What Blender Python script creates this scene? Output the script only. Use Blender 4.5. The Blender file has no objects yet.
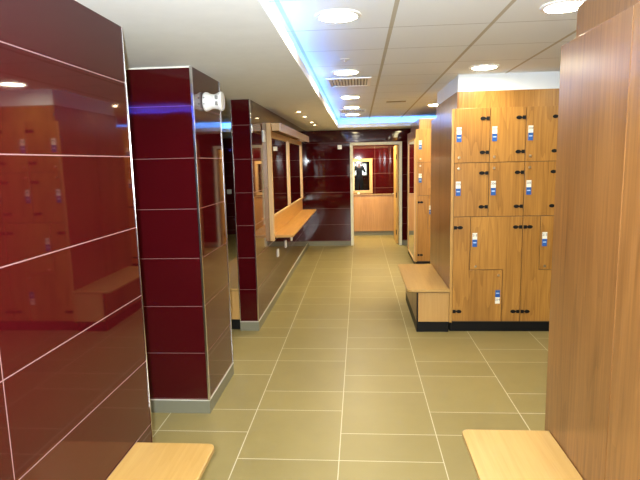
import bpy, bmesh, math, random
from mathutils import Vector, Matrix
random.seed(7)
SC = bpy.context.scene
COL = SC.collection
PI = math.pi

# ------------------------------------------------------------------ materials
def new_mat(name):
    m = bpy.data.materials.new(name); m.use_nodes = True
    nt = m.node_tree
    return m, nt, nt.nodes['Principled BSDF']

def plain(name, col, rough=.5, metal=0., spec=.5, coat=0.):
    m, nt, b = new_mat(name)
    b.inputs['Base Color'].default_value = (*col, 1)
    b.inputs['Roughness'].default_value = rough
    b.inputs['Metallic'].default_value = metal
    b.inputs['Specular IOR Level'].default_value = spec
    b.inputs['Coat Weight'].default_value = coat
    # faint procedural mottling so no surface is a dead flat colour
    n = nt.nodes.new('ShaderNodeTexNoise'); n.inputs['Scale'].default_value = 9
    n.inputs['Detail'].default_value = 4
    tc = nt.nodes.new('ShaderNodeTexCoord'); nt.links.new(tc.outputs['Object'], n.inputs['Vector'])
    mx = nt.nodes.new('ShaderNodeMix'); mx.data_type = 'RGBA'
    mx.inputs[6].default_value = (*[c * .95 for c in col], 1)
    mx.inputs[7].default_value = (*[min(1, c * 1.05) for c in col], 1)
    nt.links.new(n.outputs['Fac'], mx.inputs[0]); nt.links.new(mx.outputs[2], b.inputs['Base Color'])
    return m

def emit(name, col, strength):
    m, nt, b = new_mat(name)
    b.inputs['Base Color'].default_value = (.8, .8, .8, 1)
    b.inputs['Emission Color'].default_value = (*col, 1)
    b.inputs['Emission Strength'].default_value = strength
    return m

class NT:
    """small helper to write node maths"""
    def __init__(s, nt): s.nt = nt
    def math(s, op, a, b=None, c=None):
        n = s.nt.nodes.new('ShaderNodeMath'); n.operation = op
        for i, v in enumerate((a, b, c)):
            if v is None: continue
            if isinstance(v, (int, float)): n.inputs[i].default_value = v
            else: s.nt.links.new(v, n.inputs[i])
        return n.outputs[0]
    def line(s, coord, off, pitch, w):
        """1 on a line of width w at off + k*pitch"""
        f = s.math('FRACT', s.math('DIVIDE', s.math('SUBTRACT', coord, off - w / 2), pitch))
        return s.math('LESS_THAN', f, w / pitch)
    def mix(s, fac, a, b):
        n = s.nt.nodes.new('ShaderNodeMix'); n.data_type = 'RGBA'
        for i, v in ((0, fac), (6, a), (7, b)):
            if isinstance(v, tuple): n.inputs[i].default_value = (*v, 1)
            elif isinstance(v, (int, float)): n.inputs[i].default_value = v
            else: s.nt.links.new(v, n.inputs[i])
        return n.outputs[2]
    def coords(s):
        tc = s.nt.nodes.new('ShaderNodeTexCoord'); sp = s.nt.nodes.new('ShaderNodeSeparateXYZ')
        s.nt.links.new(tc.outputs['Object'], sp.inputs[0])
        return tc.outputs['Object'], sp.outputs
    def noise(s, vec, scale, detail=3, rough=.5):
        n = s.nt.nodes.new('ShaderNodeTexNoise'); n.inputs['Scale'].default_value = scale
        n.inputs['Detail'].default_value = detail; n.inputs['Roughness'].default_value = rough
        s.nt.links.new(vec, n.inputs['Vector']); return n.outputs['Fac']
    def bump(s, b, height, strength, dist=.002):
        n = s.nt.nodes.new('ShaderNodeBump'); n.inputs['Strength'].default_value = strength
        n.inputs['Distance'].default_value = dist
        s.nt.links.new(height, n.inputs['Height']); s.nt.links.new(n.outputs[0], b.inputs['Normal'])

def red_panel(name, axis=None, off=0, pitch=1.28, base=(.047, .0022, .0036), w=.0042, grout=(.27, .16, .165)):
    """glossy back-painted dark red panels with pale joints"""
    m, nt, b = new_mat(name); k = NT(nt)
    vec, xyz = k.coords()
    ln = k.line(xyz[2], .107, .3335, w)
    if axis is not None:
        ln = k.math('MAXIMUM', ln, k.line(xyz[axis], off, pitch, w))
    n = k.noise(vec, 3.0)
    colr = k.mix(n, tuple(c * .93 for c in base), tuple(c * 1.07 for c in base))
    nt.links.new(k.mix(ln, colr, grout), b.inputs['Base Color'])
    nt.links.new(k.math('MULTIPLY_ADD', ln, .4, .035), b.inputs['Roughness'])
    b.inputs['IOR'].default_value = 1.46
    k.bump(b, k.math('SUBTRACT', 1.0, ln), .25, .001)
    return m

def floor_mat():
    m, nt, b = new_mat('floor_tiles'); k = NT(nt)
    vec, xyz = k.coords()
    P = .605; per = .9285
    u = k.math('DIVIDE', k.math('SUBTRACT', xyz[0], -.742), P)
    c = k.math('FLOOR', u)
    v = k.math('DIVIDE', k.math('SUBTRACT', k.math('SUBTRACT', xyz[1], 3.157), k.math('MULTIPLY', k.math('ADD', c, 1.0), per / 3)), per)
    fv = k.math('FRACT', v)
    g = .0055
    lx = k.line(xyz[0], -.742, P, g)
    la = k.math('LESS_THAN', k.math('FRACT', k.math('ADD', fv, g / 2 / per)), g / per)
    lb = k.math('COMPARE', fv, 1 / 3, g / 2 / per)
    ln = k.math('MAXIMUM', lx, k.math('MAXIMUM', la, lb))
    # one random tone per tile
    tid = k.math('ADD', k.math('MULTIPLY', k.math('FLOOR', v), 2.0), k.math('GREATER_THAN', fv, 1 / 3))
    cv = nt.nodes.new('ShaderNodeCombineXYZ'); nt.links.new(c, cv.inputs[0]); nt.links.new(tid, cv.inputs[1])
    wn = nt.nodes.new('ShaderNodeTexWhiteNoise'); wn.noise_dimensions = '2D'; nt.links.new(cv.outputs[0], wn.inputs['Vector'])
    tone = k.math('ADD', k.math('MULTIPLY', wn.outputs['Value'], .35), k.math('MULTIPLY', k.noise(vec, 4.5, 5, .6), .65))
    speck = k.noise(vec, 160, 2)
    tone = k.math('ADD', k.math('MULTIPLY', tone, .85), k.math('MULTIPLY', speck, .15))
    colr = k.mix(tone, (.222, .178, .070), (.312, .252, .100))
    nt.links.new(k.mix(ln, colr, (.58, .53, .38)), b.inputs['Base Color'])
    nt.links.new(k.math('MULTIPLY_ADD', ln, .3, .40), b.inputs['Roughness'])
    b.inputs['Specular IOR Level'].default_value = .45
    k.bump(b, k.math('SUBTRACT', speck, ln), .12, .001)
    return m

def ceiling_mat():
    m, nt, b = new_mat('ceiling_tiles'); k = NT(nt)
    vec, xyz = k.coords()
    ly = k.line(xyz[1], 3.325, .6125, .006)  # cross joints: their thin shadow lines are painted dark
    lx = k.line(xyz[0], .200, .595, .024)
    n = k.noise(vec, 220, 2)
    colr = k.mix(n, (.80, .84, .86), (.86, .90, .92))
    c2 = k.mix(lx, colr, (.52, .48, .38))
    nt.links.new(k.mix(ly, c2, (.30, .29, .26)), b.inputs['Base Color'])
    b.inputs['Roughness'].default_value = .8
    k.bump(b, k.math('SUBTRACT', n, k.math('MAXIMUM', lx, ly)), .15, .001)
    return m

def wood(name, light, dark, axis='z', rough=.32, scale=1.0, coat=.25, cathedral=.55):
    """veneer with grain running along `axis`; every object gets its own cut"""
    m, nt, b = new_mat(name); k = NT(nt)
    tc = nt.nodes.new('ShaderNodeTexCoord'); oi = nt.nodes.new('ShaderNodeObjectInfo')
    add = nt.nodes.new('ShaderNodeVectorMath'); add.operation = 'ADD'
    rv = nt.nodes.new('ShaderNodeCombineXYZ')
    for i, f in enumerate((7.3, 3.1, 5.7)):
        nt.links.new(k.math('MULTIPLY', oi.outputs['Random'], f), rv.inputs[i])
    nt.links.new(tc.outputs['Object'], add.inputs[0]); nt.links.new(rv.outputs[0], add.inputs[1])
    def stretched(a, along):
        mp = nt.nodes.new('ShaderNodeMapping')
        s = [a * scale] * 3; s['xyz'.index(axis)] = along * scale
        mp.inputs['Scale'].default_value = s
        nt.links.new(add.outputs[0], mp.inputs['Vector']); return mp.outputs[0]
    broad = k.noise(stretched(5, .35), 1.0, 3, .5)
    fine = k.noise(stretched(75, 2.2), 1.0, 3, .6)
    pores = k.noise(stretched(260, 7.0), 1.0, 2, .5)
    # cathedral arches: contour lines of a smooth stretched field
    field = k.noise(stretched(5.0, .48), 1.0, 2.5, .45)
    rings = k.math('FRACT', k.math('MULTIPLY', field, 11.0))
    rings = k.math('POWER', rings, 2.2)
    f = k.math('ADD', k.math('MULTIPLY', broad, .45), k.math('ADD', k.math('MULTIPLY', fine, .5), k.math('MULTIPLY', pores, .12)))
    f = k.math('ADD', f, k.math('MULTIPLY', rings, cathedral * .22))
    mr = nt.nodes.new('ShaderNodeMapRange'); mr.inputs['From Min'].default_value = .40; mr.inputs['From Max'].default_value = .80
    nt.links.new(f, mr.inputs['Value'])
    nt.links.new(k.mix(mr.outputs[0], light, dark), b.inputs['Base Color'])
    b.inputs['Roughness'].default_value = rough
    b.inputs['Coat Weight'].default_value = coat; b.inputs['Coat Roughness'].default_value = .22
    k.bump(b, pores, .05, .0006)
    return m

RED_X = red_panel('red_glass_along_y', 1, 1.411, 1.01)
RED_PLAIN = red_panel('red_glass_wall', w=.0034, grout=(.22, .10, .10))
RED_Y = red_panel('red_glass_along_x', 0, .36, 1.28, w=.004, grout=(.25, .12, .11))
FLOOR = floor_mat(); CEIL = ceiling_mat()
WHITE = plain('white_plaster', (.83, .88, .90), .7)
WHITE_GLOSS = plain('white_gloss', (.80, .79, .70), .35)
WHITE_PLASTIC = plain('white_plastic', (.85, .85, .82), .3)
CREAM_PAINT = plain('cream_paint', (.82, .80, .62), .4)
SKIRT = plain('grey_skirting_tile', (.185, .180, .125), .4)
GROUT = plain('pale_grout', (.60, .58, .50), .7)
STEEL = plain('polished_steel', (.75, .75, .76), .18, 1.0)
BRASSY = plain('satin_nickel', (.68, .62, .48), .3, 1.0)
BLACK = plain('black_plinth', (.005, .005, .005), .5, 0., .2)
IRON = plain('black_hinge', (.006, .006, .006), .5, 0., .2)
DARK = plain('dark_void', (.03, .025, .02), .8)
DOORWOOD = wood('oak_door_veneer', (.475, .232, .047), (.215, .090, .016), 'z', .34, 1.0, .2, .6)
EDGEWOOD = plain('pale_edge_banding', (.46, .25, .065), .4)
PANELWOOD = wood('brown_oak_panel', (.26, .118, .034), (.105, .040, .0105), 'z', .30, .9, .25, .4)
BENCHTOP = wood('beech_bench_top', (.50, .31, .100), (.40, .23, .062), 'y', .38, 1.0, .15, .25)
BENCHSIDE = wood('beech_bench_front', (.56, .33, .108), (.44, .235, .066), 'z', .4, 1.0, .1, .25)
SHELFWOOD = wood('oak_shelf', (.58, .30, .07), (.38, .17, .035), 'y', .35, 1.0, .2, .5)
FRAMEWOOD = wood('oak_frame', (.62, .40, .18), (.44, .25, .09), 'z', .4, 1.0, .1, .4)
DADO = wood('oak_dado', (.56, .29, .09), (.40, .185, .05), 'z', .35, .8, .15, .5)
MIRROR = plain('mirror_silver', (.90, .91, .90), .015, 1.0)
TAG_WHITE = plain('tag_white', (.82, .80, .70), .4)
TAG_BLUE = plain('tag_blue', (.014, .095, .38), .35)
TAG_LINE = plain('tag_pale_line', (.45, .60, .85), .4)
INK = plain('tag_ink', (.03, .03, .04), .5)
LAMP = emit('lamp_diffuser', (1.0, .89, .65), 135)
LAMP_FAR = emit('warm_lamp_diffuser', (1.0, .82, .46), 195)
LAMP_SMALL = emit('small_lamp', (1.0, .80, .50), 30)
TUBE = emit('blue_tube', (.08, .30, 1.0), 21)
TUBE_DIM = emit('deep_blue_tube', (.05, .08, 1.0), 45)
DAY = emit('daylight_pane', (.90, 1.0, .98), 2.0)

# ------------------------------------------------------------------ geometry helpers
def B(): return bmesh.new()

def box(bm, x0, x1, y0, y1, z0, z1, bev=0., seg=2):
    r = bmesh.ops.create_cube(bm, size=1)
    vs = r['verts']
    for v in vs:
        v.co = Vector(((x0 + x1) / 2 + v.co.x * (x1 - x0), (y0 + y1) / 2 + v.co.y * (y1 - y0), (z0 + z1) / 2 + v.co.z * (z1 - z0)))
    if bev > 0:
        es = list({e for v in vs for e in v.link_edges})
        bmesh.ops.bevel(bm, geom=es, offset=bev, segments=seg, affect='EDGES', profile=.5)
    return bm

def prism(bm, pts, axis, a0, a1, bev=0.):
    """extrude polygon pts (2D, in the two other axes in order) along axis from a0 to a1"""
    def P(p, a):
        if axis == 'z': return (p[0], p[1], a)
        if axis == 'y': return (p[0], a, p[1])
        return (a, p[0], p[1])
    lo = [bm.verts.new(P(p, a0)) for p in pts]; hi = [bm.verts.new(P(p, a1)) for p in pts]
    n = len(pts)
    fs = [bm.faces.new(lo[::-1]), bm.faces.new(hi)]
    for i in range(n):
        fs.append(bm.faces.new((lo[i], lo[(i + 1) % n], hi[(i + 1) % n], hi[i])))
    bmesh.ops.recalc_face_normals(bm, faces=fs)
    if bev:
        es = [e for e in {e for f in fs[:2] for e in f.edges}]
        bmesh.ops.bevel(bm, geom=es, offset=bev, segments=2, affect='EDGES', profile=.5)
    return bm

def lathe(bm, profile, centre, axis='z', seg=32, cap=True):
    """profile of (radius, along) turned about axis through centre"""
    rings = []
    for r, a in profile:
        ring = []
        for i in range(seg):
            t = 2 * PI * i / seg; c, s = r * math.cos(t), r * math.sin(t)
            d = {'z': (c, s, a), 'x': (a, c, s), 'y': (c, a, s)}[axis]
            ring.append(bm.verts.new(Vector(centre) + Vector(d)))
        rings.append(ring)
    for a, b in zip(rings, rings[1:]):
        for i in range(seg):
            bm.faces.new((a[i], a[(i + 1) % seg], b[(i + 1) % seg], b[i]))
    if cap:
        bm.faces.new(rings[0]); bm.faces.new(rings[-1])
    bmesh.ops.recalc_face_normals(bm, faces=bm.faces)
    return bm

def obj(name, bm, mat, parent=None, origin=None, smooth=False):
    """link bm (world coordinates) as one mesh object"""
    base = Vector((0, 0, 0))
    if parent is not None:
        p = parent
        while p is not None:
            base = base + p.location; p = p.parent
    if origin is not None: base = Vector(origin)
    for v in bm.verts: v.co -= base
    me = bpy.data.meshes.new(name); bm.to_mesh(me); bm.free()
    if smooth:
        for f in me.polygons: f.use_smooth = True
        me.set_sharp_from_angle(angle=math.radians(38))
    me.materials.append(mat)
    o = bpy.data.objects.new(name, me); COL.objects.link(o)
    if parent is not None: o.parent = parent
    elif origin is not None: o.location = base
    return o

def tag(o, label, cat, group=None):
    o['label'] = label; o['category'] = cat
    if group: o['group'] = group
    return o

def thing(name, loc, label, cat, group=None):
    o = bpy.data.objects.new(name, None); COL.objects.link(o); o.location = loc
    o.empty_display_size = .05
    return tag(o, label, cat, group)

def struct(name, bm, mat, label=None):
    o = obj(name, bm, mat); o['kind'] = 'structure'
    if label: o['label'] = label
    return o

def copy_tree(o, parent=None):
    c = o.copy(); COL.objects.link(c); c.parent = parent
    for ch in list(o.children): copy_tree(ch, c)
    return c

# ------------------------------------------------------------------ the room
LX = -1.065          # face of everything on the corridor's left
YB = 10.8            # far corridor wall
H1 = 2.355           # plaster soffit
H2 = 2.52            # raised tiled ceiling
XL, XR, YN, YF = -4.2, 3.0, -4.0, 12.75

struct('floor', box(B(), XL - .1, XR + .1, YN - .1, YF + .1, -.1, 0), FLOOR)
struct('ceiling', box(B(), XL - .1, XR + .1, YN - .1, YF + .1, H2, H2 + .1), CEIL)

# lowered plaster soffit, one slab with two openings, with upstand lips round the raised parts
MAIN = (-.385, XR, -2.6, 10.0)      # x0 x1 y0 y1 of the raised ceiling over the corridor
SIDE = (-3.6, -1.72, -.15, 10.3)      # raised ceiling of the left room
bm = B()
T = .02
box(bm, XL, SIDE[0], YN, YF, H1, H1 + T)
box(bm, SIDE[0], SIDE[1], YN, SIDE[2], H1, H1 + T); box(bm, SIDE[0], SIDE[1], SIDE[3], YF, H1, H1 + T)
box(bm, SIDE[1], MAIN[0], YN, YF, H1, H1 + T)
box(bm, MAIN[0], XR, YN, MAIN[2], H1, H1 + T); box(bm, MAIN[0], XR, MAIN[3], YF, H1, H1 + T)
struct('ceiling_soffit', bm, WHITE)
LIP = .068
def lips(name, R, left=True, right=True):
    bm = B(); x0, x1, y0, y1 = R
    z0, z1 = H1, H1 + LIP
    e = .004; z0 -= .002
    if left: box(bm, x0 - .014, x0 + e, y0 - .014, y1 + .014, z0, z1)
    if right: box(bm, x1 - e, x1 + .014, y0 - .014, y1 + .014, z0, z1)
    xa, xb = (x0 + e if left else x0), (x1 - e if right else x1)
    box(bm, xa, xb, y0 - .014, y0 + e, z0, z1); box(bm, xa, xb, y1 - e, y1 + .014, z0, z1)
    # the back of the light trough
    d = .26
    if left: box(bm, x0 - d - .02, x0 - d, y0 - d, y1 + d, H1 + T, H2)
    if right: box(bm, x1 + d, x1 + d + .02, y0 - d, y1 + d, H1 + T, H2)
    xr = x1 + (d if right else 0)
    box(bm, x0 - d, xr, y0 - d - .02, y0 - d, H1 + T, H2); box(bm, x0 - d, xr, y1 + d, y1 + d + .02, H1 + T, H2)
    struct(name, bm, WHITE)
lips('trim_1', MAIN, True, False)
lips('trim_2', SIDE, True, True)

# outer walls
bm = box(B(), XL - .1, XL, YN, YF, 0, H1); struct('wall_left', bm, RED_PLAIN)
bm = box(B(), XR, XR + .1, YN, YF, 0, H2); struct('wall_right', bm, RED_PLAIN)
bm = box(B(), XL, XR, YF, YF + .1, 0, H1); struct('wall_far', bm, RED_PLAIN)
# wall behind the camera with a window opening
WX0, WX1, WZ0, WZ1 = -.60, .42, .95, 1.62
bm = B()
box(bm, XL, WX0, YN - .1, YN, 0, H1); box(bm, WX1, XR, YN - .1, YN, 0, H1)
box(bm, WX0, WX1, YN - .1, YN, 0, WZ0); box(bm, WX0, WX1, YN - .1, YN, WZ1, H1)
struct('wall_near', bm, RED_PLAIN)
w = struct('window_1', box(B(), WX0, WX1, YN - .09, YN - .08, WZ0, WZ1), DAY)
bm = B()
for a, b_ in ((WX0, WX0 + .05), (WX1 - .05, WX1), (-.275, -.225)): box(bm, a, b_, YN - .07, YN + .01, WZ0, WZ1)
for a, b_ in ((WZ0, WZ0 + .05), (WZ1 - .05, WZ1)): box(bm, WX0, WX1, YN - .07, YN + .01, a, b_)
obj('window_frame', bm, WHITE_GLOSS, w)

# far corridor wall with the doorway
DX0, DX1, DZ = -.125, .805, 2.045
bm = B()
box(bm, -1.16, DX0, YB, YB + .1, 0, H1); box(bm, DX1, XR, YB, YB + .1, 0, H1); box(bm, DX0, DX1, YB, YB + .1, DZ, H1)
struct('wall_back', bm, RED_PLAIN)
# inner room beyond the doorway
YI = 12.28
bm = box(B(), -1.16, 1.3, YI, YI + .1, 0, H1); struct('wall_inner_back', bm, RED_Y)
bm = box(B(), 1.2, 1.3, YB + .1, YI, 0, H1); struct('wall_inner_right', bm, RED_PLAIN)

# partitions on the left of the corridor
def partition(name, x0, x1, y0, y1, mat):
    struct(name, box(B(), x0, x1, y0, y1, .095, H1), mat)
partition('wall_partition_near', -1.255, LX, -.6, 2.42, RED_X)
partition('wall_pier', -1.70, LX, 3.405, 4.10, RED_PLAIN)
partition('wall_partition_far', -1.255, LX, 5.23, YF, RED_PLAIN)

# skirtings: grey tiles with mitred corners and small joints
def skirting(name, segs):
    bm = B()
    for (x0, x1, y0, y1) in segs: box(bm, x0, x1, y0, y1, 0, .095)
    return struct(name, bm, SKIRT)
G = .004
skirting('baseboard_pier', [(-1.70 - G, -1.492, 3.405 - G, 4.1 + G), (-1.488, LX + G, 3.405 - G, 4.1 + G)])
skirting('baseboard_partition_far', [(-1.255 - G, LX + G, 5.23 - G, 7.19), (-1.255 - G, LX + G, 7.194, 9.0), (-1.255 - G, LX + G, 9.004, YB), (-1.255 - G, LX, YB, YF)])
skirting('baseboard_partition_near', [(-1.255 - G, LX + G, -.6 - G, 2.42 + G)])
skirting('baseboard_back', [(LX + G, DX0 - .062, YB - .012, YB), (DX1 + .062, XR, YB - .012, YB)])
skirting('baseboard_inner', [(-1.06, 1.2, YI - .012, YI), (1.188, 1.2, YB + .1, YI - .012)])
bm = B()
box(bm, -1.70 - G - .001, LX + G + .002, 3.405 - G - .002, 4.1 + G, .094, .1)
box(bm, -1.255 - G, LX + G + .002, 5.23 - G - .002, YB - .02, .094, .1)
box(bm, -1.492, -1.488, 3.405 - G - .0005, 3.405, .002, .095)
for yj in (7.19, 9.0): box(bm, LX, LX + G + .0005, yj, yj + .004, .002, .095)
struct('trim_3', bm, GROUT)

# steel corner trims (structure trims)
def corner(n, x, y, z0=.1, z1=H1 - .002, s=.006):
    struct('trim_%d' % n, box(B(), x - s, x + s, y - s, y + s, z0, z1, .0015), STEEL)
corner(4, LX, 2.42, .1, H1 - .002, .0035)
corner(5, LX, 3.405, .1, H1 - .002, .0075); corner(6, LX, 4.10, .1, H1 - .002, .005)
corner(7, LX, 5.23, .1, H1 - .002, .0065); corner(8, -1.255, 5.23, .1, H1 - .002, .005)
bm = B(); box(bm, -1.70, LX, 3.40, 3.405, H1 - .010, H1 - .001); struct('trim_9', bm, WHITE_GLOSS)

# door frame (structure) and the open door leaf
bm = B()
AW = .058
box(bm, DX0 - AW, DX0, YB - .018, YB + .118, 0, DZ + AW, .004); box(bm, DX1, DX1 + AW, YB - .018, YB + .118, 0, DZ + AW, .004)
box(bm, DX0, DX1, YB - .018, YB + .118, DZ, DZ + AW, .004)
struct('trim_10', bm, CREAM_PAINT)
leaf = struct('door_1', box(B(), .762, .802, YB + .13, YB + .13 + .86, .012, 2.03, .002), wood('light_oak_door', (.74, .46, .13), (.60, .34, .08), 'z', .4, 1.0, .1, .4), 'oak door standing open into the room beyond the far doorway')
bm = B()
ly, lz = YB + .93, 1.0
lathe(bm, [(.026, 0), (.026, -.008)], (.762, ly, lz), 'x', 20); lathe(bm, [(.009, 0), (.009, -.055)], (.762, ly, lz), 'x', 14)
box(bm, .700, .718, ly - .115, ly + .01, lz - .010, lz + .010, .005)
obj('lever_handle', bm, STEEL, leaf)
for z in (.25, 1.02, 1.8):
    bm = B(); box(bm, .755, .764, YB + .118, YB + .15, z - .05, z + .05, .002); lathe(bm, [(.008, -.05), (.008, .05)], (.757, YB + .124, z), 'z', 12)
    obj('hinge', bm, IRON, leaf)

# inner room: oak dado, pale ledge, framed mirror
t = thing('dado_panel', (.0, YI, .1), 'waist-high oak panelling on the wall of the room beyond the doorway', 'wall panel')
obj('board', box(B(), -1.04, 1.19, YI - .03, YI - .002, .1, .95, .002), DADO, t)
obj('ledge', box(B(), -1.04, 1.19, YI - .05, YI - .002, .95, .968, .004), FRAMEWOOD, t)

def framed(parent, x0, x1, z0, z1, y, w, d=.03):
    bm = B()
    box(bm, x0, x0 + w, y - d, y, z0, z1, .003); box(bm, x1 - w, x1, y - d, y, z0, z1, .003)
    box(bm, x0 + w, x1 - w, y - d, y, z0, z0 + w, .003); box(bm, x0 + w, x1 - w, y - d, y, z1 - w, z1, .003)
    obj('frame', bm, FRAMEWOOD, parent)
    obj('mirror_glass', box(B(), x0 + w - .004, x1 - w + .004, y - d * .45, y - d * .3, z0 + w - .004, z1 - w + .004), MIRROR, parent)
t = thing('wall_mirror', (.0, YI, 1.0), 'oak-framed mirror on the red wall seen through the far doorway', 'mirror')
framed(t, -.33, .305, .985, 1.785, YI - .001, .07)
bm = B(); lathe(bm, [(.004, 0), (.03, .006), (.033, .02), (.02, .045), (.008, .05)], (-.02, YI - .028, .968), 'z', 18)
tag(obj('soap_dispenser', bm, WHITE_PLASTIC, origin=(-.02, YI - .028, .968), smooth=True), 'small white item on the ledge below the framed mirror beyond the doorway', 'soap')

# ------------------------------------------------------------------ lamps
def round_lamp(label, x, y, z=H2, r=.105, group='round recessed downlights in the tiled ceiling'):
    t = thing('ceiling_downlight', (x, y, z), label, 'ceiling light', group)
    bm = lathe(B(), [(r + .022, -.0005), (r + .022, -.006), (r + .008, -.012), (r, -.010), (r, -.002)], (x, y, z), 'z', 40, False)
    obj('trim_ring', bm, WHITE_PLASTIC, t, smooth=True)
    bm = lathe(B(), [(r - .001, -.003), (r * .6, -.0065), (.004, -.008)], (x, y, z), 'z', 40)
    obj('diffuser', bm, LAMP_FAR if y > 6 else LAMP, t, smooth=True)
    return t
for x, y, l in ((-.105, 3.02, 'round downlight nearest the camera, in the left row beside the blue cove'),
                (-.105, 4.85, 'second round downlight of the left row, just before the square grille'),
                (-.100, 6.70, 'third round downlight of the left row, just past the square grille'),
                (-.100, 7.93, 'fourth round downlight of the left row, before the far grille'),
                (-.100, 9.14, 'last round downlight of the left row, in the glow of the far cove'),
                (1.10, 3.02, 'round downlight at upper right by the brown panel top'),
                (1.10, 4.85, 'round downlight above the front of the middle locker bank'),
                (1.10, 6.76, 'round downlight half hidden behind the white bulkhead of the middle bank'),
                (1.12, 7.93, 'small round downlight in the gap beyond the middle locker bank'),
                (-.105, 1.2, 'round ceiling downlight just above and behind the camera view'),
                (1.10, -.6, 'round ceiling downlight right of the photographer'),
                (-.105, -.6, 'round ceiling downlight over the photographer'),
                (2.3, 3.9, 'round ceiling downlight deep in the changing bay between locker banks'),
                (2.3, 7.6, 'round ceiling downlight deep in the bay before the far bank')):
    round_lamp(l, x, y)
for x, y, l in ((-2.8, 2.2, 'round downlight in the side room behind the near partition'), (-2.25, 6.3, 'unseen downlight placed to light the bench in the side room beyond the pier'), (-2.8, 8.9, 'round downlight at the far end of the side room')):  # middle lamp is unseen, placed to light the bench behind the pier
    round_lamp(l, x, y, H2, .105, 'round recessed downlights in the side room')
round_lamp('round ceiling downlight in the room beyond the doorway, nearer the mirror', -.35, 11.6, H1, .15, 'lamps in the far room')
round_lamp('added unseen ceiling lamp brightening the room beyond the doorway, by the open door', .45, 11.5, H1, .15, 'lamps in the far room')  # unseen extra lamp, added to brighten the far room and its door

def small_lamp(label, x, y):
    t = thing('spot_light', (x, y, H1), label, 'spotlight', 'small spotlights above the vanity')
    bm = lathe(B(), [(.044, -.0005), (.044, -.005), (.028, -.008), (.028, -.001)], (x, y, H1), 'z', 28, False)
    obj('trim_ring', bm, BRASSY, t, smooth=True)
    obj('bulb', lathe(B(), [(.026, -.002), (.02, -.006), (.003, -.008)], (x, y, H1), 'z', 28), LAMP_SMALL, t, smooth=True)
for y, l in ((6.61, 'small spotlight nearest the camera in the soffit above the vanity'), (7.33, 'second small spotlight along the soffit above the vanity'),
             (8.40, 'third small spotlight along the soffit above the vanity'), (9.0, 'small spotlight nearest the far wall above the vanity')):
    small_lamp(l, -.735, y)

def tube_lamp(label, p, q, mat=None):
    """fluorescent batten: tray and tube, lying in the light trough"""
    p, q = Vector(p), Vector(q); c = (p + q) / 2; d = (q - p).normalized(); L = (q - p).length
    ax = 'y' if abs(d.y) > .5 else 'x'
    t = thing('cove_tube_light', c, label, 'cove light', 'blue tubes hidden in the ceiling coves')
    bm = B(); h = L / 2
    if ax == 'y': box(bm, c.x - .03, c.x + .03, c.y - h, c.y + h, H1 + T, H1 + T + .006)
    else: box(bm, c.x - h, c.x + h, c.y - .03, c.y + .03, H1 + T, H1 + T + .006)
    obj('tray', bm, WHITE_PLASTIC, t)
    obj('tube', lathe(B(), [(.011, -h + .03), (.011, h - .03)], c, ax, 12), mat or TUBE, t, smooth=True)
zt = H1 + T + .020
names = ['behind the photographer', 'over the near partition', 'beside the first downlight', 'beside the square grille', 'before the far grille', 'at the far corner']
seg = [(-2.5, -.45), (-.4, 1.65), (1.7, 3.75), (3.8, 5.85), (5.9, 7.95), (8.0, 9.98)]
for (a, b_), n in zip(seg, names):
    tube_lamp('blue cove tube along the corridor soffit, ' + n, (MAIN[0] - .12, a, zt), (MAIN[0] - .12, b_, zt))
for (a, b_), n in zip(((-.38, .7), (.75, 1.85), (1.9, 2.98)), ('at its left end', 'in its middle', 'at its right end')):
    tube_lamp('blue cove tube across the far end of the corridor ceiling, ' + n, (a, MAIN[3] + .12, zt), (b_, MAIN[3] + .12, zt))
tube_lamp('blue cove tube across the near end of the side room ceiling', (SIDE[0] + .02, SIDE[2] - .12, zt), (SIDE[1] - .02, SIDE[2] - .12, zt), TUBE_DIM)
tube_lamp('blue cove tube across the far end of the side room ceiling', (SIDE[0] + .02, SIDE[3] + .12, zt), (SIDE[1] - .02, SIDE[3] + .12, zt))

# ceiling grilles
def grille(label, x, y, s, sx, zc=H2):
    t = thing('air_grille', (x, y, zc), label, 'air vent', 'square air grilles in the tiled ceiling')
    bm = B(); h = s / 2; hx = sx / 2; w = .035
    box(bm, x - hx, x + hx, y - h, y - h + w, zc - .012, zc, .003); box(bm, x - hx, x + hx, y + h - w, y + h, zc - .012, zc, .003)
    box(bm, x - hx, x - hx + w, y - h + w, y + h - w, zc - .012, zc, .003); box(bm, x + hx - w, x + hx, y - h + w, y + h - w, zc - .012, zc, .003)
    obj('frame', bm, WHITE_PLASTIC, t)
    obj('duct', box(B(), x - hx + w, x + hx - w, y - h + w, y + h - w, zc - .003, zc - .001), plain('duct_grey', (.16, .15, .12), .8), t)
    bm = B(); n = 12
    for i in range(n):
        xx = x - hx + w + (sx - 2 * w) * (i + .5) / n
        prism(bm, [(xx - .012, zc - .012), (xx - .009, zc - .012), (xx + .009, zc - .003), (xx + .006, zc - .003)], 'y', y - h + w, y + h - w)
    obj('louvres', bm, WHITE_PLASTIC, t)
grille('square slatted air grille between the second and third round downlights', -.095, 5.46, .56, .44)
grille('square slatted air grille farthest away, near the blue far cove', -.095, 8.50, .52, .44)
t = thing('slot_diffuser', (.51, 7.38, H2), 'dark narrow slot vent in the ceiling tiles right of centre', 'air vent')
obj('slot', box(B(), .38, .64, 7.33, 7.43, H2 - .006, H2 - .001), plain('slot_grey', (.22, .18, .10), .6), t)
t = thing('sprinkler_head', (-.1, 4.26, H2), 'tiny ceiling sprinkler between the first two round downlights', 'sprinkler')
obj('rosette', lathe(B(), [(.04, -.0005), (.036, -.006), (.012, -.012)], (-.1, 4.26, H2), 'z', 24), plain('sprinkler_white', (.62, .62, .58), .4), t, smooth=True)
obj('nozzle', lathe(B(), [(.007, -.011), (.007, -.017), (.014, -.018), (.014, -.020)], (-.1, 4.26, H2), 'z', 16), BRASSY, t)

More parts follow.
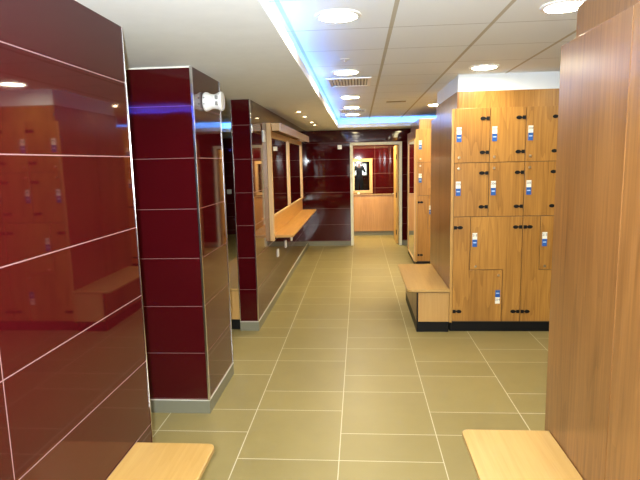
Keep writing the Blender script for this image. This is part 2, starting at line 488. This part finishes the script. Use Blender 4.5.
# ------------------------------------------------------------------ lockers
PX = .887            # corridor side of every locker bank
DW = .3333           # door module
GAP = .0028
def text_bm(s, size, x, z, y):
    cu = bpy.data.curves.new('numerals', 'FONT'); cu.body = s; cu.size = size; cu.align_x = 'CENTER'; cu.align_y = 'CENTER'
    cu.extrude = .0003
    o = bpy.data.objects.new('numerals', cu); COL.objects.link(o)
    dg = bpy.context.evaluated_depsgraph_get()
    me = bpy.data.meshes.new_from_object(o.evaluated_get(dg))
    bm = B(); bm.from_mesh(me)
    for v in bm.verts: v.co = Vector((x + v.co.x, y - v.co.z, z + v.co.y))
    bpy.data.objects.remove(o); bpy.data.curves.remove(cu); bpy.data.meshes.remove(me)
    return bm

def number_tag(parent, x, ztop, y, num, flip=False):
    """plastic tag .046 wide: white number field and blue field with a pale line"""
    w, hw, hb = .046, .066, .072
    if not flip: wz = (ztop - hw, ztop); bz = (ztop - hw - hb, ztop - hw)
    else: bz = (ztop - hb, ztop); wz = (ztop - hb - hw, ztop - hb)
    o = obj('number_tag', box(B(), x, x + w, y - .003, y - .0002, min(wz[0], bz[0]), max(wz[1], bz[1]), .0006, 1), TAG_WHITE, parent)
    bm = box(B(), x, x + w, y - .0036, y - .0025, bz[0], bz[1])
    zc = (bz[0] + bz[1]) / 2 + .004
    # fields printed on the tag stay within the tag mesh's object as extra faces with their own materials
    def add(bm2, mat):
        me = o.data; b0 = B(); b0.from_mesh(me); n0 = len(b0.faces)
        off = Vector((0, 0, 0)); p = parent
        while p is not None: off += p.location; p = p.parent
        tmp = bpy.data.meshes.new('tmp')
        for v in bm2.verts: v.co -= off
        bm2.to_mesh(tmp); bm2.free()
        b0.from_mesh(tmp); bpy.data.meshes.remove(tmp)
        me.materials.append(mat); mi = len(me.materials) - 1
        b0.faces.ensure_lookup_table()
        for f in b0.faces[n0:]: f.material_index = mi
        b0.to_mesh(me); b0.free()
    add(bm, TAG_BLUE)
    add(box(B(), x + .007, x + w - .007, y - .0042, y - .003, zc - .004, zc + .006), TAG_LINE)
    add(text_bm(num, .031, x + w / 2, (wz[0] + wz[1]) / 2 + .008, y - .0034), INK)

def knob(parent, x, z, y):
    obj('lock', lathe(B(), [(.013, .0), (.013, -.006), (.010, -.011), (.003, -.012)], (x, y, z), 'y', 20), BRASSY, parent, smooth=True)

def hinge(parent, xe, z, y, side):
    """square knuckle at the door edge xe and an oval leaf; side=-1: leaf lies to the left of the edge"""
    bm = B()
    a, b_ = sorted((xe + side * .004, xe + side * .034))
    box(bm, a, b_, y - .010, y - .0002, z - .0165, z + .0165, .002)
    c = xe + side * .065; pts = []
    for i in range(28):
        th = 2 * PI * i / 28; pts.append((c + .026 * math.cos(th), z + .017 * math.sin(th)))
    prism(bm, pts, 'y', y - .008, y - .0002, .0015)
    a, b_ = sorted((xe + side * .030, xe + side * .048))
    box(bm, a, b_, y - .005, y - .0002, z - .006, z + .006)
    obj('hinge', bm, IRON, parent)

Z0, Z1, Z2, Z3, ZM = .112, 1.168, 1.690, 2.205, .638
def build_module(x0, y0, nums, depth=1.42):
    """two locker columns: four square doors over one interlocking pair of L-shaped doors; front at y0"""
    t = thing('locker_cabinet', (x0, y0, 0), 'x', 'locker')
    x1 = x0 + 2 * DW; yd = y0 + .019
    obj('carcass', box(B(), x0 + .001, x1 - .001, yd + .002, y0 + depth, .1, Z3 - .004), plain('carcass_board', (.10, .055, .02), .6), t)
    obj('plinth', box(B(), x0, x1, y0 + .028, y0 + depth - .03, 0, .1), BLACK, t)
    def door(pts):
        return obj('door', prism(B(), pts, 'y', y0, yd, .0018), DOORWOOD, t)
    def rect(a, b_, c, d): return [(a + GAP, c + GAP), (b_ - GAP, c + GAP), (b_ - GAP, d - GAP), (a + GAP, d - GAP)]
    i = 0
    for c in range(2):
        a, b_ = x0 + c * DW, x0 + (c + 1) * DW
        for (lo, hi, up) in ((Z2, Z3, True), (Z1, Z2, False)):
            d = door(rect(a, b_, lo, hi))
            number_tag(d, a + .020, hi - .178, y0, nums[i]); i += 1
            knob(d, a + .046, lo + .052 if up else hi - .055, y0)
            hinge(d, b_ - GAP, hi - .100, y0, -1); hinge(d, b_ - GAP, lo + .096, y0, -1)
    g = GAP
    xa, xb = x0 + .168, x0 + .488
    d = door([(x0 + g, Z0 + g), (xb - g, Z0 + g), (xb - g, ZM - g), (xa - g, ZM - g), (xa - g, Z1 - g), (x0 + g, Z1 - g)])
    number_tag(d, xb - .066, .432, y0, nums[4], True); knob(d, xb - .040, .582, y0)
    hinge(d, x0 + g, 1.062, y0, 1); hinge(d, x0 + g, .214, y0, 1)
    d = door([(xa + g, ZM + g), (xb + g, ZM + g), (xb + g, Z0 + g), (x1 - g, Z0 + g), (x1 - g, Z1 - g), (xa + g, Z1 - g)])
    number_tag(d, xa + .020, 1.008, y0, nums[5]); knob(d, xa + .055, .672, y0)
    hinge(d, x1 - g, 1.062, y0, -1); hinge(d, x1 - g, .214, y0, -1)
    return t

def end_panel(y0, y1, seams, label, z1=2.2, first=None):
    t = thing('end_panel', (PX, y0, 0), label, 'panel')
    ys = [y0] + seams + [y1]
    for a, b_ in zip(ys, ys[1:]):
        obj('board', box(B(), PX, PX + .018, a + .002, b_ - .002, .1, z1, .001, 1), PANELWOOD, t)
    obj('backing', box(B(), PX + .018, PX + .0255, y0, y1, .1, z1), EDGEWOOD, t)
    obj('edge_band', box(B(), PX, PX + .0255, y0 - .003, y0 + .002, .1, z1), EDGEWOOD, t)
    obj('plinth', box(B(), PX + .012, PX + .0255, y0 + .028, y1 - .03, 0, .1), BLACK, t)
    return t

def fascia(y0, y1, label):
    t = thing('locker_fascia', (.94, y0, Z3), label, 'fascia')
    obj('front_board', box(B(), .958, XR - .01, y0 + .04, y0 + .058, Z3, 2.363), DOORWOOD, t)
    obj('side_board', box(B(), .940, .958, y0 + .04, y1 - .04, Z3, 2.363), PANELWOOD, t)
    obj('core', box(B(), .958, XR - .01, y0 + .058, y1 - .04, Z3, 2.360), EDGEWOOD, t)
def bulkhead(n, y0, y1):
    struct('trim_%d' % n, box(B(), .950, XR, y0 + .05, y1 - .05, 2.363, H2), WHITE)

X0 = .9135
Y1, Y1e = 5.2, 6.65
Y2, Y2e = 8.42, 9.87
m0 = build_module(X0, Y1, ['204', '205', '207', '206', '214', '213'])
tag(m0, 'oak locker cabinet next to the bench, first of the middle bank', 'locker', 'lockers of the middle bank')
m1 = copy_tree(m0); m1.location.x += 2 * DW
tag(m1, 'oak locker cabinet second from the bench, partly hidden by the near brown panel', 'locker', 'lockers of the middle bank')
m2 = copy_tree(m0); m2.location.x += 4 * DW
tag(m2, 'oak locker cabinet third from the bench, against the right wall', 'locker', 'lockers of the middle bank')
m3 = copy_tree(m0); m3.location.y = Y2
tag(m3, 'oak locker cabinet of the far bank, beside the tall side mirror', 'locker', 'lockers of the far bank')
m4 = copy_tree(m3); m4.location.x += 2 * DW
tag(m4, 'oak locker cabinet of the far bank, second from the corridor', 'locker', 'lockers of the far bank')
end_panel(Y1, Y1e, [Y1 + .72], 'glossy brown end panel of the middle locker bank, above the bench')
end_panel(Y2, Y2e, [Y2 + .72], 'brown end panel of the far locker bank, behind the tall mirror')
fascia(Y1, Y1e, 'oak fascia board on top of the middle locker bank')
fascia(Y2, Y2e, 'oak fascia board on top of the far locker bank')
bulkhead(11, Y1, Y1e)
# near bank on the right: the photograph shows only its brown end panel
YN0, YN1 = .95, 2.47
end_panel(YN0, YN1, [1.225, 1.85], 'large brown oak panel close by on the right, above the near bench', 2.207)
t = thing('locker_bank', (X0, YN0, 0), 'near locker bank behind the large brown panel on the right', 'locker')
obj('body', box(B(), X0, XR - .01, YN0 + .01, YN1 - .002, .1, 2.2), DOORWOOD, t)
obj('plinth', box(B(), X0, XR - .01, YN0 + .03, YN1 - .03, 0, .1), BLACK, t)
fascia(YN0, YN1 + .015, 'brown oak fascia above the near right panel'); bulkhead(12, YN0, YN1)

# tall mirror on the far bank's end panel
t = thing('tall_mirror', (PX, Y2, .1), 'tall wood-framed mirror on the side of the far locker bank', 'mirror')
bm = B(); ma, mb, mz0, mz1 = Y2 + .02, 9.50, .105, 2.06
box(bm, PX - .022, PX - .0005, ma, ma + .018, mz0, mz1, .002); box(bm, PX - .022, PX - .0005, mb - .03, mb, mz0, mz1, .002)
box(bm, PX - .022, PX - .0005, ma + .018, mb - .03, mz1 - .03, mz1, .002); box(bm, PX - .022, PX - .0005, ma + .018, mb - .03, mz0, mz0 + .03, .002)
obj('frame', bm, FRAMEWOOD, t)
obj('mirror_glass', box(B(), PX - .012, PX - .006, ma + .016, mb - .028, mz0 + .028, mz1 - .028), MIRROR, t)

# ------------------------------------------------------------------ benches
def rounded(x0, x1, y0, y1, radii, n=8):
    """corner radii order: (x0,y0) (x1,y0) (x1,y1) (x0,y1)"""
    pts = []
    for (cx, cy, sx, sy, a0), r in zip(((x0, y0, 1, 1, PI), (x1, y0, -1, 1, 1.5 * PI), (x1, y1, -1, -1, 0), (x0, y1, 1, -1, .5 * PI)), radii):
        if r == 0: pts.append((cx, cy)); continue
        for i in range(n + 1):
            a = a0 + .5 * PI * i / n
            pts.append((cx + sx * r + r * math.cos(a), cy + sy * r + r * math.sin(a)))
    return pts

def bench(label, x0, x1, y0, y1, radii, wall_side, ends):
    """seat slab, recessed front board, end boards and black plinth; wall_side = +1 when the panel is on the high-x side"""
    t = thing('changing_bench', ((x0 + x1) / 2, (y0 + y1) / 2, 0), label, 'bench', 'changing benches')
    obj('seat', prism(B(), rounded(x0, x1, y0, y1, radii), 'z', .420, .445, .004), BENCHTOP, t)
    obj('seat_edge', prism(B(), rounded(x0 + .004, x1 - .004, y0 + .004, y1 - .004, radii), 'z', .4165, .4199), BLACK, t)
    ov = .095
    if wall_side > 0: fx0, fx1, wx0, wx1 = x0 + ov, x0 + ov + .018, x0 + ov + .018, x1 - .002
    else: fx0, fx1, wx0, wx1 = x1 - ov - .018, x1 - ov, x0 + .002, x1 - ov - .018
    e0, e1 = y0 + ends[0], y1 - ends[1]
    obj('corner_post', box(B(), fx0 + .001, fx1 - .001, e0, e0 + .005, .108, .416), BLACK, t)
    obj('front_board', box(B(), fx0, fx1, e0 + .0055, e1, .108, .416, .001, 1), PANELWOOD if wall_side > 0 else BENCHSIDE, t)
    for a in (e0, e1 - .018):
        obj('end_board', box(B(), wx0, wx1, a, a + .018, .108, .416, .001, 1), BENCHSIDE, t)
    obj('plinth', box(B(), min(fx0, wx0) + .002, max(fx1, wx1) - .002, e0 + .004, e1 - .004, 0, .108), BLACK, t)
    return t
bench('beech bench against the middle locker bank, standing out into the corridor', .466, PX - .002, 5.165, 6.51, (.05, 0, 0, .05), 1, (.03, .05))
bench('beech bench in the lower right corner under the brown panel', .474, PX - .002, .95, 2.405, (.04, 0, 0, .035), 1, (.05, .05))
bench('beech bench in the lower left corner against the red wall', LX + .002, -.680, .75, 2.235, (0, .04, .035, 0), -1, (.05, .05))
bench('beech bench half hidden in the gap behind the pier', -1.73, -1.262, 5.262, 7.3, (.02, 0, 0, .05), 1, (.012, .05))

# ------------------------------------------------------------------ vanity on the far partition
VY0, VY1, VYM = 6.12, 9.55, 7.80
v = thing('vanity_mirror', (LX, VY0, .8), 'long oak-framed double mirror on the red partition above the shelf', 'mirror')
for y in (VYM, VY1):
    obj('post', box(B(), LX + .0005, LX + .04, y - .022, y + .022, 1.10, 2.10, .003), FRAMEWOOD, v)
obj('post', box(B(), LX + .0005, LX + .052, VY0, VY0 + .045, .81, 2.19, .003), FRAMEWOOD, v)
obj('bottom_rail', box(B(), LX + .0005, LX + .035, VY0 + .045, VY1 + .022, 1.075, 1.10, .002), FRAMEWOOD, v)
obj('top_rail', box(B(), LX + .0005, LX + .035, VY0 + .045, VY1 + .022, 2.03, 2.10, .002), FRAMEWOOD, v)
for a, b_ in ((VY0 + .045, VYM - .022), (VYM + .022, VY1 - .022)):
    obj('mirror_glass', box(B(), LX + .012, LX + .018, a - .004, b_ + .004, 1.09, 2.03), MIRROR, v)
p = thing('light_pelmet', (LX, VY0, 2.1), 'wood box pelmet with flash whitening in its colour, above the vanity mirrors', 'pelmet')
PXF = -.895
obj('front_board', box(B(), PXF - .018, PXF, VY0, VY1 + .04, 2.088, 2.185, .003), wood('flash_whitened_wood', (.64, .49, .39), (.52, .38, .28), 'y', .4, 1, .1, .3), p)  # flash whitening is put into the front board's wood colour
obj('end_board', box(B(), LX + .064, PXF - .018, VY0 + .002, VY0 + .02, 2.10, 2.185, .002), FRAMEWOOD, p)
obj('end_board', box(B(), LX + .001, PXF - .018, VY1 + .02, VY1 + .038, 2.10, 2.185, .002), FRAMEWOOD, p)
obj('top_board', box(B(), LX + .001, PXF - .018, VY0 + .047, VY1 + .02, 2.168, 2.183), FRAMEWOOD, p)
s = thing('vanity_shelf', (LX, VY0, .87), 'orange oak shelf with upstand below the long mirror', 'shelf')
SXF = -.795
for a, b_ in ((VY0 + .05, VYM - .001), (VYM + .001, VY1 + .05)):
    obj('shelf_board', box(B(), LX + .02, SXF - .012, a, b_, .846, .872, .002), SHELFWOOD, s)
obj('front_edge', box(B(), SXF - .012, SXF, VY0 + .05, VY1 + .05, .848, .874, .003), EDGEWOOD, s)
obj('upstand', box(B(), LX + .0005, LX + .02, VY0 + .05, VY1 + .05, .846, 1.074, .002), SHELFWOOD, s)
obj('end_edge', box(B(), LX + .062, SXF - .012, VY0 + .048, VY0 + .0499, .848, .873, .001), EDGEWOOD, s)
for y in (6.95, 7.95, 9.0):
    bm = prism(B(), [(LX + .001, .845), (SXF - .06, .845), (SXF - .06, .83), (LX + .03, .76), (LX + .001, .75)], 'y', y - .012, y + .012, .001)
    # profile is given in x,z
    obj('bracket', bm, WHITE_PLASTIC, s)

# white sockets, switches and boxes
def socket(label, y, z, x=LX, w=.086, h=.1, cat='socket', group=None):
    t = thing('wall_socket', (x, y, z), label, cat, group)
    obj('plate', box(B(), x + .0005, x + .012, y - w / 2, y + w / 2, z - h / 2, z + h / 2, .003), WHITE_PLASTIC, t)
    obj('rocker', box(B(), x + .012, x + .017, y - .012, y + .012, z - .02, z + .02, .002), WHITE_PLASTIC, t)
for y, l in ((6.66, 'white wall socket nearest the camera, low on the partition under the shelf'), (7.39, 'middle white wall socket under the vanity shelf'), (8.04, 'white wall socket farthest along under the vanity shelf')):
    socket(l, y, .577, group='sockets under the vanity shelf')
socket('white switch box high on the partition beside the mirror post', 5.93, 2.03, w=.10, h=.13, cat='switch')
socket('small white box high on the front corner of the far partition', 5.255, 2.07, w=.03, h=.07, cat='switch')
def plate_y(name, label, x, y, z, w, h, cat):
    t = thing(name, (x, y, z), label, cat)
    obj('plate', box(B(), x - w / 2, x + w / 2, y - .012, y - .0005, z - h / 2, z + h / 2, .003), WHITE_PLASTIC, t)
    obj('rocker', box(B(), x - .014, x + .014, y - .017, y - .012, z - .02, z + .02, .002), WHITE_PLASTIC, t)
plate_y('wall_switch', 'white square plate on the red far wall left of the doorway', -.388, YB, 2.02, .085, .085, 'switch')
plate_y('wall_switch', 'small pale plate on the dark wall seen in the gap behind the pier', -3.19, YF, 1.06, .11, .11, 'switch')

# spool shaped detector on the pier
t = thing('motion_detector', (LX, 3.67, 2.16), 'white spool-shaped detector high on the side of the red pier', 'detector')
obj('housing', lathe(B(), [(.040, .001), (.060, .003), (.066, .012), (.064, .026), (.052, .050), (.049, .070), (.054, .095), (.064, .112), (.066, .124), (.060, .132), (.03, .136), (.004, .136)], (LX, 3.67, 2.16), 'x', 40), WHITE_PLASTIC, t, smooth=True)
for sy in (-.028, .012):
    obj('lens', box(B(), LX + .094, LX + .112, 3.595, 3.622, 2.16 + sy - .004, 2.16 + sy + .022, .004), plain('smoked_lens', (.25, .25, .24), .2), t)
for sy in (-.02, .02):
    obj('screw', lathe(B(), [(.006, -.0725), (.006, -.066), (.003, -.06)], (LX + .018, 3.67, 2.16 + sy), 'y', 10), plain('screw_grey', (.3, .3, .3), .4), t)

# ------------------------------------------------------------------ the photographer, seen in the far mirror
def skin_mesh(name, verts, edges, radii, parent, mat, root=0, sub=2):
    me = bpy.data.meshes.new(name); base = parent.location
    me.from_pydata([Vector(v_) - base for v_ in verts], edges, [])
    o = bpy.data.objects.new(name, me); COL.objects.link(o); o.parent = parent
    md = o.modifiers.new('skin', 'SKIN'); md.use_smooth_shade = True
    for i, r in enumerate(radii):
        sv = me.skin_vertices[0].data[i]; sv.radius = r if isinstance(r, tuple) else (r, r); sv.use_root = (i == root)
    sb = o.modifiers.new('sub', 'SUBSURF'); sb.levels = sub; sb.render_levels = sub
    dg = bpy.context.evaluated_depsgraph_get()
    new = bpy.data.meshes.new_from_object(o.evaluated_get(dg))
    o.modifiers.clear(); o.data = new; bpy.data.meshes.remove(me)
    new.materials.clear(); new.materials.append(mat)
    for f in new.polygons: f.use_smooth = True
    return o
SKIN = plain('skin', (.55, .33, .24), .5); SHIRT = plain('dark_shirt', (.02, .025, .035), .8)
TROUSER = plain('dark_trousers', (.012, .013, .018), .85); HAIR = plain('dark_hair', (.03, .02, .015), .6)
PY = -.42
per = thing('person', (0, PY, 0), 'person in dark clothes holding up a camera, reflected in the far framed mirror', 'person')
V = []; E_ = []; Rr = []
def add(p, r, parent_i=None):
    V.append(p); Rr.append(r)
    if parent_i is not None: E_.append((parent_i, len(V) - 1))
    return len(V) - 1
pel = add((0, PY, .95), (.13, .10)); 
wa = add((0, PY, 1.10), (.135, .095), pel); ch = add((0, PY - .01, 1.30), (.155, .105), wa); up = add((0, PY - .01, 1.42), (.11, .085), ch)
nk = add((0, PY + .01, 1.53), (.055, .055), up); hd0 = add((0, PY + .02, 1.61), (.075, .085), nk); hd1 = add((0, PY + .02, 1.70), (.082, .098), hd0); add((0, PY + .01, 1.78), (.06, .075), hd1)
for s_ in (-1, 1):
    sh = add((s_ * .18, PY - .01, 1.42), .06, up); el = add((s_ * .27, PY + .10, 1.20), .045, sh)
    wr = add((s_ * .115, PY + .29, 1.585), .030, el); pm = add((s_ * .092, PY + .315, 1.66), (.036, .02), wr)
    for k_, (dx, ln_) in enumerate(((-.004, .06), (-.010, .068), (-.016, .064), (-.022, .05))):
        f0 = add((s_ * (.088 + .01), PY + .330 + .0, 1.682 + .018 * k_ * .8), .0095, pm)
        f1 = add((s_ * (.083), PY + .358, 1.700 + .018 * k_), .0088, f0)
        add((s_ * (.083 - ln_ * .5), PY + .366, 1.710 + .018 * k_), .0078, f1)
    t0 = add((s_ * .078, PY + .296, 1.690), .0105, pm); t1 = add((s_ * .062, PY + .292, 1.695), .0095, t0); add((s_ * .045, PY + .296, 1.698), .0085, t1)
    hp = add((s_ * .085, PY, .86), .074, pel); kn = add((s_ * .11, PY + .01, .50), .062, hp); an = add((s_ * .12, PY - .02, .10), .042, kn)
    he = add((s_ * .12, PY - .03, .045), .040, an); to = add((s_ * .14, PY + .14, .035), (.042, .03), he)
body = skin_mesh('body', V, E_, Rr, per, SKIN)
# face
hb = B(); bmesh.ops.create_uvsphere(hb, u_segments=20, v_segments=14, radius=1)
for v_ in hb.verts: v_.co = Vector((v_.co.x * .090, PY + .005 + v_.co.y * .105, 1.725 + v_.co.z * .105))
bmesh.ops.delete(hb, geom=[f for f in hb.faces if f.calc_center_median().y > PY + .07 and f.calc_center_median().z < 1.765 or f.calc_center_median().z < 1.66], context='FACES')
obj('hair', hb, HAIR, per, smooth=True)
for s_ in (-1, 1):
    eb = B(); bmesh.ops.create_uvsphere(eb, u_segments=12, v_segments=8, radius=.011)
    for v_ in eb.verts: v_.co += Vector((s_ * .032, PY + .108, 1.685))
    obj('eye', eb, plain('eye_dark', (.05, .04, .03), .2), per, smooth=True)
    eb = B(); bmesh.ops.create_uvsphere(eb, u_segments=12, v_segments=8, radius=1)
    for v_ in eb.verts: v_.co = Vector((s_ * .086 + v_.co.x * .010, PY + .01 + v_.co.y * .020, 1.675 + v_.co.z * .032))
    obj('ear', eb, SKIN, per, smooth=True)
nb = prism(B(), [(PY + .10, 1.685), (PY + .135, 1.640), (PY + .10, 1.635)], 'x', -.013, .013, .003); obj('nose', nb, SKIN, per)
obj('mouth', box(B(), -.024, .024, PY + .095, PY + .112, 1.600, 1.610, .003), plain('lips', (.40, .14, .12), .5), per)
# clothes: slightly larger skins over the same skeleton
def clothes(name, idx_pts, edges, radii, mat): skin_mesh(name, idx_pts, edges, radii, per, mat)
cv, ce, cr = [], [], []
def ca(p, r, q=None):
    cv.append(p); cr.append(r)
    if q is not None: ce.append((q, len(cv) - 1))
    return len(cv) - 1
a0 = ca((0, PY, .80), (.185, .138)); a0 = ca((0, PY, .94), (.180, .136), a0); a1 = ca((0, PY, 1.10), (.152, .112), a0); a2 = ca((0, PY - .01, 1.30), (.172, .120), a1); a3 = ca((0, PY - .01, 1.43), (.120, .095), a2)
ca((0, PY + .003, 1.50), (.068, .066), a3)
for s_ in (-1, 1):
    q = ca((s_ * .18, PY - .01, 1.42), .074, a3); q = ca((s_ * .27, PY + .10, 1.20), .058, q); ca((s_ * .135, PY + .262, 1.535), .042, q)
clothes('shirt', cv, ce, cr, SHIRT)
cv, ce, cr = [], [], []
a0 = ca((0, PY, 1.03), (.150, .115)); a1 = ca((0, PY, .90), (.165, .12), a0)
for s_ in (-1, 1):
    q = ca((s_ * .095, PY, .82), .105, a1); q = ca((s_ * .11, PY + .01, .50), .078, q); q = ca((s_ * .12, PY - .02, .10), .062, q)
clothes('trousers', cv, ce, cr, TROUSER)
c = thing('compact_camera', (0, -.085, 1.70), 'small dark compact camera held up by the reflected photographer', 'camera')
obj('body', box(B(), -.052, .052, -.100, -.076, 1.700, 1.805, .006), plain('camera_silver', (.10, .10, .11), .35, .3), c)
obj('lens_barrel', lathe(B(), [(.024, 0), (.024, .012), (.020, .014), (.020, .026), (.006, .027)], (.004, -.076, 1.738), 'y', 28), BLACK, c, smooth=True)

# the camera's own flash
obj('flash_window', box(B(), -.047, -.020, -.078, -.0745, 1.775, 1.797, .001), WHITE_PLASTIC, c)
fl = bpy.data.lights.new('camera_flash', 'AREA'); fl.shape = 'DISK'; fl.size = .05; fl.energy = 128; fl.color = (.90, .97, 1); fl.spread = math.radians(150)
fo = bpy.data.objects.new('camera_flash', fl); COL.objects.link(fo); fo.location = (-.033, -.068, 1.786)
fo.rotation_euler = (math.radians(90), 0, 0)

# ------------------------------------------------------------------ camera and colour
cam_d = bpy.data.cameras.new('camera'); cam = bpy.data.objects.new('camera', cam_d); COL.objects.link(cam)
cam_d.sensor_width = 36; cam_d.lens = 525 / 640 * 36; cam_d.clip_start = .02
p, yw, ro = (math.radians(a) for a in (8.4465, -4.4002, -1.3016))
Bm = Matrix(((1, 0, 0), (0, 0, -1), (0, 1, 0)))
M = Matrix.Rotation(ro, 3, 'Z') @ Matrix.Rotation(p, 3, 'X') @ Bm @ Matrix.Rotation(yw, 3, 'Z')
R = Matrix((M[0], -M[1], -M[2])).transposed()
cam.matrix_world = Matrix.Translation((0, 0, 1.73)) @ R.to_4x4()
SC.camera = cam
w = bpy.data.worlds.new('world'); SC.world = w; w.use_nodes = True
w.node_tree.nodes['Background'].inputs[0].default_value = (.5, .6, .7, 1); w.node_tree.nodes['Background'].inputs[1].default_value = .2
SC.view_settings.view_transform = 'Standard'; SC.view_settings.look = 'None'
SC.view_settings.gamma = 1; SC.view_settings.use_curve_mapping = False
SC.view_settings.exposure = 0.1
try:
    SC.cycles.max_bounces = 10; SC.cycles.diffuse_bounces = 6; SC.cycles.glossy_bounces = 6
except Exception: pass
